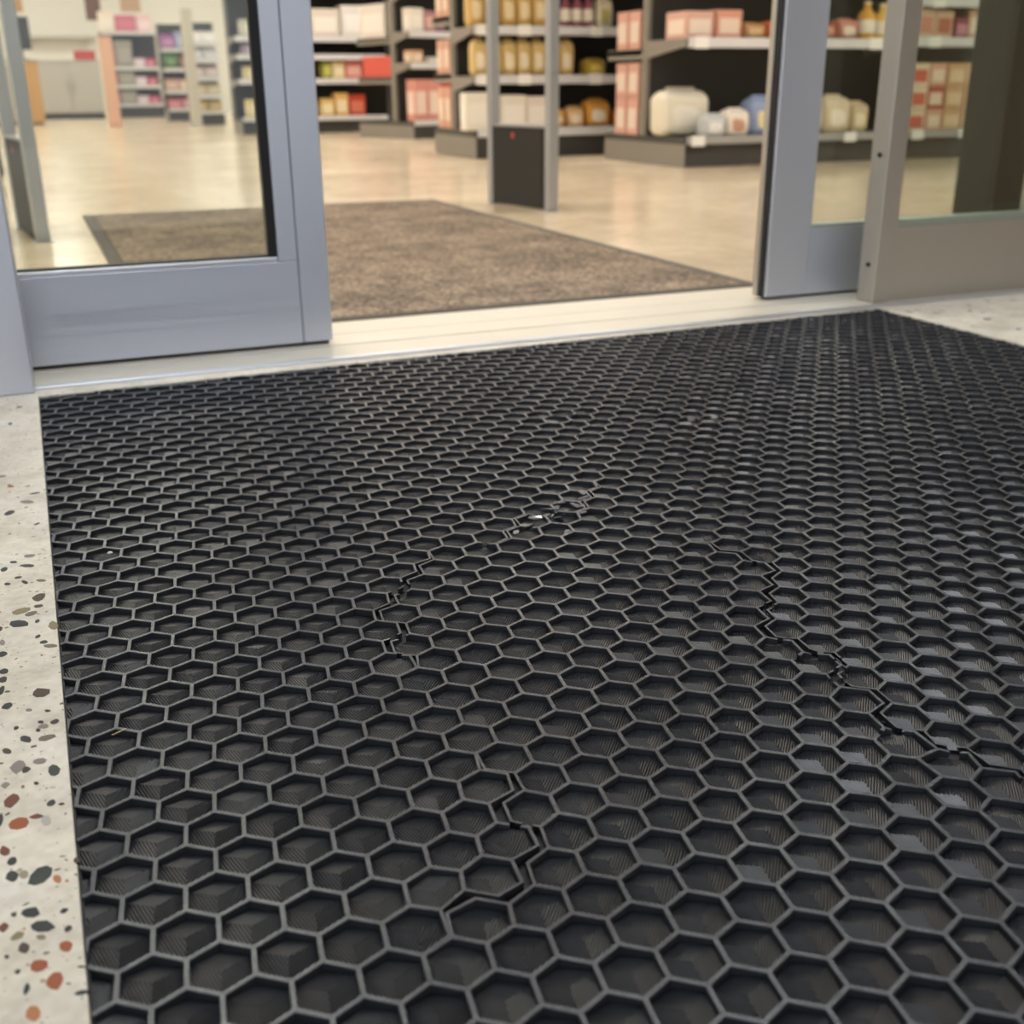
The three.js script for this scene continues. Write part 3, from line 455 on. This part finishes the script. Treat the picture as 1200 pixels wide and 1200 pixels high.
function item(kind, name, cat, x, y, z, w, h, d, c, c2, label, turn = 0, group) {
  const g = thing(name, x, y, z, turn); tag(g, label, cat, group);
  if (kind === 'box') {
    part('carton_body', cached(`b${w},${h},${d}`, () => bx(-w / 2, w / 2, 0, h, -d / 2, d / 2, 0.004)), colour(c), g);
    if (c2) { part('printed_panel', cached(`p${w},${h},${d}`, () => bx(-w * 0.38, w * 0.38, h * 0.18, h * 0.72, d / 2, d / 2 + 0.0015, 0)), colour(c2), g); part('printed_panel', cached(`q${w},${h},${d}`, () => bx(-w / 2 - 0.0015, -w / 2, h * 0.18, h * 0.72, -d * 0.38, d * 0.38, 0)), colour(c2), g); }
  } else if (kind === 'bag') {
    part('bag_body', bagGeo(w, h, d), colour(c, 0.4), g);
    part('crimped_top', cached(`c${w},${h},${d}`, () => bx(-w * 0.3, w * 0.3, h * 0.97, h * 1.06, -0.004, 0.004, 0.001)), colour(c, 0.4), g);
    if (c2) part('printed_panel', cached(`l${w},${h},${d}`, () => { const q = bagGeo(w, h, d).clone(); q.scale(0.7, 0.62, 1.04); q.translate(0, h * 0.14, 0.001); return q; }), colour(c2, 0.4), g);
  } else if (kind === 'bottle') {
    part('bottle_body', bottleGeo(w, h), colour(c, 0.3), g);
    part('cap', cached(`k${w},${h}`, () => { const q = new THREE.CylinderGeometry(w * 0.2, w * 0.2, h * 0.07, 14); q.translate(0, h * 0.965, 0); return uvm(q); }), colour(c2 || '#e8e4da', 0.4), g);
    part('bottle_label', cached(`s${w},${h}`, () => { const q = new THREE.CylinderGeometry(w * 0.508, w * 0.508, h * 0.34, 18, 1, true); q.translate(0, h * 0.36, 0); return uvm(q); }), colour('#efe6d6', 0.5), g);
  } else if (kind === 'tray') { // shallow tray of wrapped goods
    part('tray', cached(`t${w},${h},${d}`, () => merge([bx(-w / 2, w / 2, 0, 0.006, -d / 2, d / 2), bx(-w / 2, w / 2, 0, h * 0.45, d / 2 - 0.005, d / 2), bx(-w / 2, -w / 2 + 0.005, 0, h * 0.45, -d / 2, d / 2), bx(w / 2 - 0.005, w / 2, 0, h * 0.45, -d / 2, d / 2)])), colour(c2 || '#e9e4da'), g);
    part('wrapped_goods', cached(`u${w},${h},${d}`, () => { const q = bagGeo(w * 0.92, h * 0.9, d * 0.9).clone(); q.translate(0, 0.006, 0); return q; }), colour(c, 0.4), g);
  }
  return g;
}
// a row from x0 rightwards: [kind, width, height, depth, colour, colour2, description, gap before]
function row(where, x0, y, zf, list, count = {}) {
  let x = x0; const total = {};
  for (const e of list) total[e[6]] = (total[e[6]] ?? 0) + 1;
  const n = {};
  for (const [kind, w, h, d, c, c2, desc, gap = 0.008] of list) {
    x += gap; n[desc] = (n[desc] ?? 0) + 1;
    const ord = total[desc] > 1 ? `${ORD[n[desc] - 1]} ` : '';
    const noun = desc.split(' ').at(-1);
    item(kind, kind === 'tray' ? 'goods_tray' : 'grocery_' + noun, noun, x + w / 2, y - (/deck|layer/.test(where) ? 0.0112 : 0.0072), zf - d / 2, w, h, d, c, c2, `${ord}${desc} along the ${where}`, (rnd() - 0.5) * 0.08, total[desc] > 1 ? `${desc}s on the ${where}` : undefined);
    x += w;
  }
}
const many = (n, e) => Array.from({ length: n }, () => e);
const pinkBox = (w, h, d = 0.22) => ['box', w, h, d, '#d98a7c', '#eed9c8', 'pink and cream carton'];
// nearest unit, upper shelf
row(`upper shelf of the ${RN}`, 3.908, 0.775, -6.52, [['box', 0.2, 0.16, 0.24, '#dcae9e', '#eedccb', 'pink and cream carton'], ['box', 0.19, 0.17, 0.24, '#d99a85', '#ecd5c2', 'pale salmon carton', 0.02], ['bag', 0.17, 0.1, 0.18, '#b58a5a', '#d8b88a', 'brown pouch', 0.03], ['bag', 0.18, 0.11, 0.18, '#c4683c', '#d98552', 'orange pouch'], ['bag', 0.19, 0.1, 0.18, '#cf7a48', '#e7c7ac', 'light orange pouch'], ['bag', 0.16, 0.12, 0.16, '#a65236', '#d8a084', 'rust red pouch', 0.02], ['bag', 0.16, 0.13, 0.16, '#c98a76', '#eadfce', 'rosy pouch'], ['bottle', 0.12, 0.24, 0.12, '#d8a445', '#efe2be', 'golden bottle', 0.03], ['bottle', 0.12, 0.23, 0.12, '#e3b863', '#efe2be', 'pale golden bottle', 0.01]]);
item('bag', 'grocery_bag', 'bag', 4.05, 0.179, -6.78, 0.36, 0.29, 0.23, '#e6dfcc', '#ece7da', 'big rounded cream bag lying on the bottom deck of the nearest shelving unit');
row(`bottom deck of the ${RN}`, 4.06, 0.19, -6.47, [['bag', 0.15, 0.14, 0.16, '#cfd2d4', '#f0efec', 'silver pouch', 0.02], ['bag', 0.17, 0.17, 0.16, '#ece3d6', '#c79a84', 'white pouch', 0.01], ['bag', 0.2, 0.24, 0.18, '#8fa0c4', '#e2d7a8', 'bluish bag', 0.01], ['bag', 0.15, 0.15, 0.16, '#e6cf8e', '#8fa06a', 'yellow and green pouch', 0.01], ['bag', 0.16, 0.2, 0.16, '#e8dcc0', '#5f7a4a', 'cream and green pouch', 0.05], ['bag', 0.22, 0.24, 0.18, '#d8c9aa', '#f1e9d6', 'beige bag', 0.01], ['bag', 0.14, 0.2, 0.16, '#cbb894', '#e8dcc0', 'tan pouch', 0.01]]);
// nearest unit, second bay beyond the post
for (const [w, y, h] of [['middle', 0.79, 0.19], ['upper', 1.04, 0.2]]) row(`${w} shelf behind the fixed glass panel`, 5.72, y, -6.5, [['box', 0.14, h, 0.2, '#e0c0a6', '#c98a78', 'beige and rose carton'], ['box', 0.15, h * 0.95, 0.2, '#d9b79a', '#b86a58', 'tan and rose carton'], ['box', 0.12, h * 0.7, 0.2, '#8c3a4c', '#c98a98', 'wine red carton', 0.02], ['box', 0.14, h, 0.2, '#d8b090', '#efe0cc', 'light brown carton'], ['box', 0.14, h, 0.2, '#caa07c', '#e6d2b8', 'ochre carton']]);
for (let k = 0; k < 3; k++) row(`${['bottom', 'middle', 'top'][k]} layer of the carton stack behind fixed glass panel`, 5.7, 0.19 + k * 0.15, -6.48, [['box', 0.15, 0.148, 0.2, '#e4cdb4', '#c8604e', 'cream and red carton'], ['box', 0.14, 0.148, 0.2, k === 1 ? '#b0523f' : '#d8a48c', '#e9d3bd', 'rosy carton'], ['box', 0.17, 0.148, 0.2, '#c9a07a', '#e2c6a4', 'ochre carton'], ['box', 0.14, 0.148, 0.2, '#d0aa86', '#e6d2b8', 'tan carton']]);
// pink cartons on the back side of the nearest unit's end
{ const zz = [-7.16, -7.33]; let n = 0;
  for (const [y, k, hh] of [[0.179, 'bottom deck', 0.24], [0.42, 'upper layer', 0.22], [0.7228, 'back shelf', 0.24]]) zz.forEach((z, q) => item('box', 'grocery_carton', 'carton', 3.985, y, z, 0.16, hh, 0.15, '#d8a596', '#e8d6c8', `pink carton on the end of the ${RN}, ${k}, ${q ? 'behind' : 'beside'} its upright`, 0, 'pink cartons at the end of the nearest unit'));
}
// middle unit
row(`bottom deck of the ${MN}`, 3.0, 0.21, -8.025, [['box', 0.19, 0.26, 0.12, '#efe8dc', '#f5f1e8', 'tall white carton'], ['box', 0.2, 0.24, 0.16, '#ece4d8', '#f6f1ea', 'broad white carton', 0.09], ['box', 0.17, 0.23, 0.16, '#e9ded2', '#f4eee6', 'off-white carton'], ['bag', 0.14, 0.14, 0.16, '#d9a763', '#ecd7b2', 'amber pouch', 0.01], ['bag', 0.14, 0.15, 0.16, '#e0b884', '#f1e4cc', 'pale amber pouch', 0.02], ['bag', 0.2, 0.2, 0.18, '#d99f48', '#f0ead8', 'gold and white bag', 0.02], ['bag', 0.15, 0.12, 0.16, '#c7742f', '#d99a56', 'dark orange pouch', 0.03]]);
row(`middle shelf of the ${MN}`, 3.08, 0.575, -8.045, many(7, ['bag', 0.112, 0.245, 0.12, '#d6b878', '#f0e4ca', 'yellow paper packet', 0.004]).concat([['bag', 0.17, 0.12, 0.16, '#b59a3e', '#d9c56a', 'olive yellow pouch', 0.1]]));
row(`top shelf of the ${MN}`, 3.05, 0.905, -8.045, many(5, ['bag', 0.12, 0.26, 0.12, '#d2ac66', '#e9d7b0', 'golden paper packet', 0.006]).concat(many(4, ['bottle', 0.085, 0.24, 0.085, '#8a4a5a', '#6a2d40', 'wine coloured bottle', 0.01]), [['bag', 0.13, 0.2, 0.14, '#e6dcc0', '#b8b070', 'cream and olive packet', 0.02]]));
for (const [y, h, k] of [[0.199, 0.3, 'lower'], [0.5928, 0.24, 'middle'], [0.9928, 0.24, 'upper']]) for (let q = 0; q < 2; q++) item('box', 'grocery_carton', 'carton', 3.15, y, -8.6 - q * 0.15, 0.15, h, 0.13, '#d9a48e', '#eed8c4', `${k} rosy carton on the end of the ${MN}, ${q ? 'behind' : 'next to'} its upright`, 0, 'rosy cartons at the end of the middle unit');
// unit with the red crate
const onTurned = (lx, lz) => { const v = new THREE.Vector3(lx, 0, lz).applyAxisAngle(new THREE.Vector3(0, 1, 0), 0.3); return [3.7 + v.x, -11.4 + v.z]; };
{ const [cx, cz] = onTurned(0.16, -0.66), g = thing('red_crate', cx, 0.5928, cz, Math.PI / 2 + 0.3); tag(g, 'bright red plastic crate on the end of a far shelving unit', 'crate');
  part('crate_body', merge([bx(-0.27, 0.27, 0, 0.012, -0.13, 0.13), bx(-0.27, 0.27, 0, 0.2, 0.118, 0.13, 0.004), bx(-0.27, 0.27, 0, 0.2, -0.13, -0.118, 0.004), bx(-0.27, -0.258, 0, 0.2, -0.13, 0.13, 0.004), bx(0.258, 0.27, 0, 0.2, -0.13, 0.13, 0.004)]), colour('#d8594c'), g);
  part('crate_rim', merge([bx(-0.28, 0.28, 0.19, 0.206, 0.126, 0.14, 0.003), bx(-0.28, 0.28, 0.19, 0.206, -0.14, -0.126, 0.003)]), colour('#e06a5c'), g); }
{ const [cx, cz] = onTurned(0.17, -0.7); item('box', 'grocery_carton', 'carton', cx, 0.9728, cz, 0.3, 0.32, 0.46, '#e2dad2', '#eee8e2', 'big pale carton on the shelf above the red crate', 0.3); }
function turnedRow(where, x0, y, zf, list) { const from = scene.children.length; row(where, x0, y, zf, list); for (const o of scene.children.slice(from)) { const [x, z] = onTurned(o.position.x, o.position.z); o.position.set(x, o.position.y, z); o.rotation.y += 0.3; } }
turnedRow(`bottom deck of the ${LN}`, 0.04, 0.18, -0.025, many(2, ['box', 0.16, 0.4, 0.14, '#d99488', '#f0d8ca', 'tall red and cream carton']).concat([['box', 0.13, 0.38, 0.14, '#c4574c', '#e2a99a', 'tall red carton']]));
turnedRow(`middle shelf of the ${LN}`, 0.04, 0.73, -0.05, [['box', 0.14, 0.12, 0.14, '#d8a880', '#efe0cc', 'apricot carton'], ['box', 0.2, 0.06, 0.16, '#cfd0c8', '#e8e6dc', 'flat grey carton', 0.06]]);
turnedRow(`upper shelf of the ${LN}`, 0.04, 1.02, -0.05, [['box', 0.16, 0.22, 0.14, '#ece4da', '#f6f0e8', 'white carton'], ['box', 0.14, 0.2, 0.14, '#b0808a', '#e0b8b0', 'mauve carton'], ['box', 0.12, 0.19, 0.14, '#6a4a60', '#a8889c', 'plum carton']]);
// far unit beside the stile
row(`bottom deck of the ${KN}`, 2.45, 0.19, -13.65, [['box', 0.17, 0.2, 0.2, '#d9c88e', '#efe6c6', 'pale yellow carton'], ['box', 0.17, 0.18, 0.2, '#c8b07a', '#e6d8b0', 'straw yellow carton'], ['box', 0.16, 0.2, 0.2, '#d8b36a', '#efe0b8', 'honey carton', 0.5], ['box', 0.15, 0.26, 0.2, '#e0b46a', '#f0dfba', 'amber carton', 0.02], ['box', 0.2, 0.24, 0.2, '#b8402f', '#d87a62', 'brick red carton', 0.01]]);
row(`lower shelf of the ${KN}`, 2.45, 0.6, -13.65, [['box', 0.18, 0.14, 0.2, '#cfc08a', '#e9dfbc', 'khaki carton'], ['box', 0.18, 0.13, 0.2, '#b8a878', '#d8cca6', 'drab carton'], ['box', 0.12, 0.2, 0.2, '#8a8f3c', '#c8c268', 'olive carton', 0.52], ['box', 0.14, 0.19, 0.2, '#e0c890', '#efe2c0', 'cream yellow carton', 0.01], ['box', 0.2, 0.2, 0.2, '#d87870', '#e8b0a4', 'coral carton', 0.01]]);
row(`third shelf of the ${KN}`, 2.45, 0.86, -13.65, [['box', 0.18, 0.12, 0.2, '#8f7a9a', '#c0aec6', 'lilac carton'], ['box', 0.18, 0.12, 0.2, '#a894ac', '#d0c2d2', 'pale lilac carton']]);
row(`top shelf of the ${KN}`, 2.45, 1.05, -13.65, [['box', 0.18, 0.18, 0.2, '#b8b8a8', '#dcdccc', 'grey-green carton'], ['box', 0.18, 0.17, 0.2, '#c8c8b4', '#e4e4d4', 'sage carton'], ['box', 0.34, 0.3, 0.25, '#d8cdc0', '#ece4da', 'large beige carton', 0.42], ['box', 0.36, 0.34, 0.25, '#e0dad4', '#f0ece8', 'large white carton', 0.02]]);
// far racks
for (const [k, y, t] of [['bottom deck', 0.24, 0.24], ['lower shelf', 0.57, 0.24], ['middle shelf', 0.89, 0.46]]) row(`${k} of the magenta goods rack`, 1.63, y, -23.35, [['box', 0.2, t * 0.8, 0.2, '#b06078', '#e8c8d0', 'magenta carton'], ['box', 0.3, t, 0.2, '#9a968f', '#aaa69f', 'grey carton', 0.01], ['box', 0.2, 0.16, 0.2, '#cdb8c8', '#e8dce6', 'pale mauve carton', 0.01], ['box', 0.18, 0.15, 0.2, '#b8385a', '#dc90a4', 'crimson carton', 0.01]]);
row('top shelf of the magenta goods rack', 1.625, 1.5, -23.35, [['box', 0.26, 0.34, 0.22, '#f6e6d8', '#fbf3ea', 'glossy white carton'], ['box', 0.36, 0.28, 0.22, '#d07088', '#d88098', 'large magenta carton', 0.02], ['box', 0.26, 0.28, 0.22, '#f2c8d4', '#f8e2e8', 'light pink carton', 0.02]]);
row('middle shelf of the green item rack', 2.34, 0.82, -20.25, [['bag', 0.24, 0.24, 0.2, '#4f7a48', '#7fa070', 'leaf green bag'], ['box', 0.16, 0.2, 0.2, '#8a5a52', '#b48a80', 'brownish carton', 0.01]]);
row('lower shelf of the green item rack', 2.34, 0.48, -20.25, [['box', 0.2, 0.18, 0.2, '#c89a90', '#e0c4b8', 'dusty rose carton'], ['box', 0.2, 0.17, 0.2, '#d8b8a8', '#ecdccc', 'shell pink carton', 0.01]]);
row('bottom deck of the green item rack', 2.34, 0.2, -20.25, [['box', 0.22, 0.16, 0.2, '#b85a6a', '#d89aa4', 'raspberry carton'], ['box', 0.2, 0.16, 0.2, '#c87888', '#e0b0b8', 'pink carton', 0.01]]);
row('top shelf of the green item rack', 2.34, 1.12, -20.25, [['box', 0.2, 0.22, 0.2, '#9a5aa0', '#c898cc', 'purple carton'], ['box', 0.2, 0.26, 0.2, '#98a8d0', '#c4cee6', 'light blue carton', 0.01]]);
for (const [k, y, c, c2, nm] of [['bottom deck', 0.2, '#b89a5e', '#d8c494', 'ochre'], ['second shelf', 0.42, '#c8b89a', '#e0d6c0', 'sand coloured'], ['third shelf', 0.66, '#c4b4b8', '#e0d4d8', 'greyish pink'], ['fourth shelf', 0.9, '#c8c8d8', '#e4e4ee', 'pale blue'], ['top shelf', 1.12, '#e6e2e4', '#f4f2f4', 'white']]) row(`${k} of the rack between the cream posts`, 2.4, y, -17.65, many(2, ['box', 0.19, 0.15, 0.18, c, c2, `${nm} carton`]));
row('deck of the display rack cut by the frame', -0.62, 0.3, -7.95, [['box', 0.2, 0.16, 0.2, '#3c3a3c', '#5a5658', 'black carton'], ['box', 0.22, 0.15, 0.2, '#4a4648', '#6a6668', 'charcoal carton']]);
row('upper shelf of the display rack cut by the frame', -0.62, 0.56, -7.95, [['box', 0.2, 0.18, 0.2, '#8a8478', '#b4aea2', 'grey-brown carton'], ['box', 0.22, 0.17, 0.2, '#56504a', '#8a847c', 'dark brown carton']]);

// ------------------------------------------------------------------ posts, counter, cabinet far inside
function post(x, z, h, w, m, label) { const g = thing('shop_post', x, 0, z); tag(g, label, 'post'); part('post_shaft', bx(-w / 2, w / 2, 0.012, h, -w / 2, w / 2, 0.01), m, g); part('post_foot', bx(-w * 0.7, w * 0.7, 0, 0.012, -w * 0.7, w * 0.7, 0.003), m, g); part('post_cap', bx(-w * 0.54, w * 0.54, h, h + 0.02, -w * 0.54, w * 0.54, 0.005), m, g); }
post(1.26, -17.4, 1.16, 0.17, M.salmon, 'salmon pink post in front of the magenta goods rack');
post(2.33, -17.05, 1.5, 0.14, M.cream, 'cream post beside the narrow rack with the green item');
post(2.86, -16.4, 1.6, 0.16, M.cream, 'cream post nearest the half closed door stile');
{ const g = thing('checkout_counter', 0, 0, -19.5); tag(g, 'checkout counter with an orange wooden end panel', 'counter');
  part('counter_body', bx(-1.4, 0.0, 0.05, 0.85, -0.6, 0, 0.01), M.cabinet, g); part('end_panel', bx(0.0, 0.4, 0.03, 0.9, -0.62, 0.01, 0.006), M.wood, g); part('counter_top', bx(-1.42, 0.41, 0.9, 0.93, -0.64, 0.03, 0.006), M.greyMetal, g); part('kickboard', bx(-1.38, 0.38, 0, 0.05, -0.58, -0.03, 0), M.darkWood, g); }
{ const g = thing('monitor', 0.2, 0.93, -19.6); tag(g, 'dark till monitor standing on the checkout counter', 'monitor');
  part('screen', bx(-0.14, 0.16, 0.14, 0.6, -0.03, 0.01, 0.008), M.black, g); part('stand', merge([bx(-0.03, 0.03, 0.012, 0.2, -0.055, -0.03), bx(-0.11, 0.11, 0, 0.012, -0.13, 0.03)]), M.black, g); }
{ const g = thing('poster_board', 0.16, 1.6, -19.9); tag(g, 'orange board above the checkout counter', 'board'); part('board', bx(-0.14, 0.16, 0, 0.5, 0, 0.02, 0.003), M.wood, g); part('hanging_rod', bx(-0.005, 0.005, 0.5, 1.7, 0.005, 0.015, 0), M.greyMetal, g); }
{ const g = thing('storage_cabinet', 0.46, 0, -23); tag(g, 'wide pale grey cabinet against the bright back of the shop', 'cabinet');
  part('cabinet_body', bx(0, 1.06, 0.09, 0.97, -0.5, 0, 0.006), M.cabinet, g);
  for (const [a, b] of [[0.01, 0.525], [0.535, 1.05]]) { const d = part('door', bx(a, b, 0.11, 0.96, 0, 0.018, 0.003), M.cabinet, g); part('handle', bx(a < 0.1 ? b - 0.05 : a + 0.03, a < 0.1 ? b - 0.03 : a + 0.05, 0.45, 0.65, 0.018, 0.035, 0.003), M.greyMetal, d); }
  part('cabinet_top', bx(-0.01, 1.07, 0.97, 1.0, -0.51, 0.025, 0.004), M.cabinet, g); part('kickboard', bx(0.01, 1.05, 0, 0.09, -0.48, -0.02, 0), M.black, g); }
item('box', 'red_box', 'box', 1.3, 1.0, -23.25, 0.36, 0.16, 0.3, '#b8322c', '#c84a40', 'red box on the pale grey cabinet');
{ const g = thing('wall_shelf', 0.5, 1.52, -27.3); tag(g, 'pale long wall shelf on the bright back wall', 'shelf'); part('shelf_board', bx(-0.2, 1.3, 0, 0.05, 0, 0.3, 0.004), M.cream, g); for (const x of [0, 1.1]) part('bracket', bx(x, x + 0.03, -0.15, 0, 0, 0.24, 0.004), M.cream, g); }
{ const g = thing('hanging_sign', 2.2, 1.84, -23.6); tag(g, 'plain beige sign hanging above the magenta goods rack', 'sign'); part('sign_board', bx(-0.14, 0.22, 0, 0.4, 0, 0.03, 0.003), colour('#c8a888'), g); part('hanging_rod', bx(0.03, 0.04, 0.4, 1.46, 0.01, 0.02, 0), M.greyMetal, g); }
{ const g = thing('hanging_board', 1.62, 1.74, -24.6); tag(g, 'brown board hanging from the shop ceiling behind the salmon pink post', 'board'); part('board_face', bx(-0.12, 0.16, 0, 1.2, -0.02, 0.02, 0.004), M.darkWood, g); for (const x of [-0.08, 0.12]) part('hanging_rod', bx(x - 0.006, x + 0.006, 1.2, 1.56, -0.006, 0.006, 0), M.greyMetal, g); }

renderer.render(scene, camera);
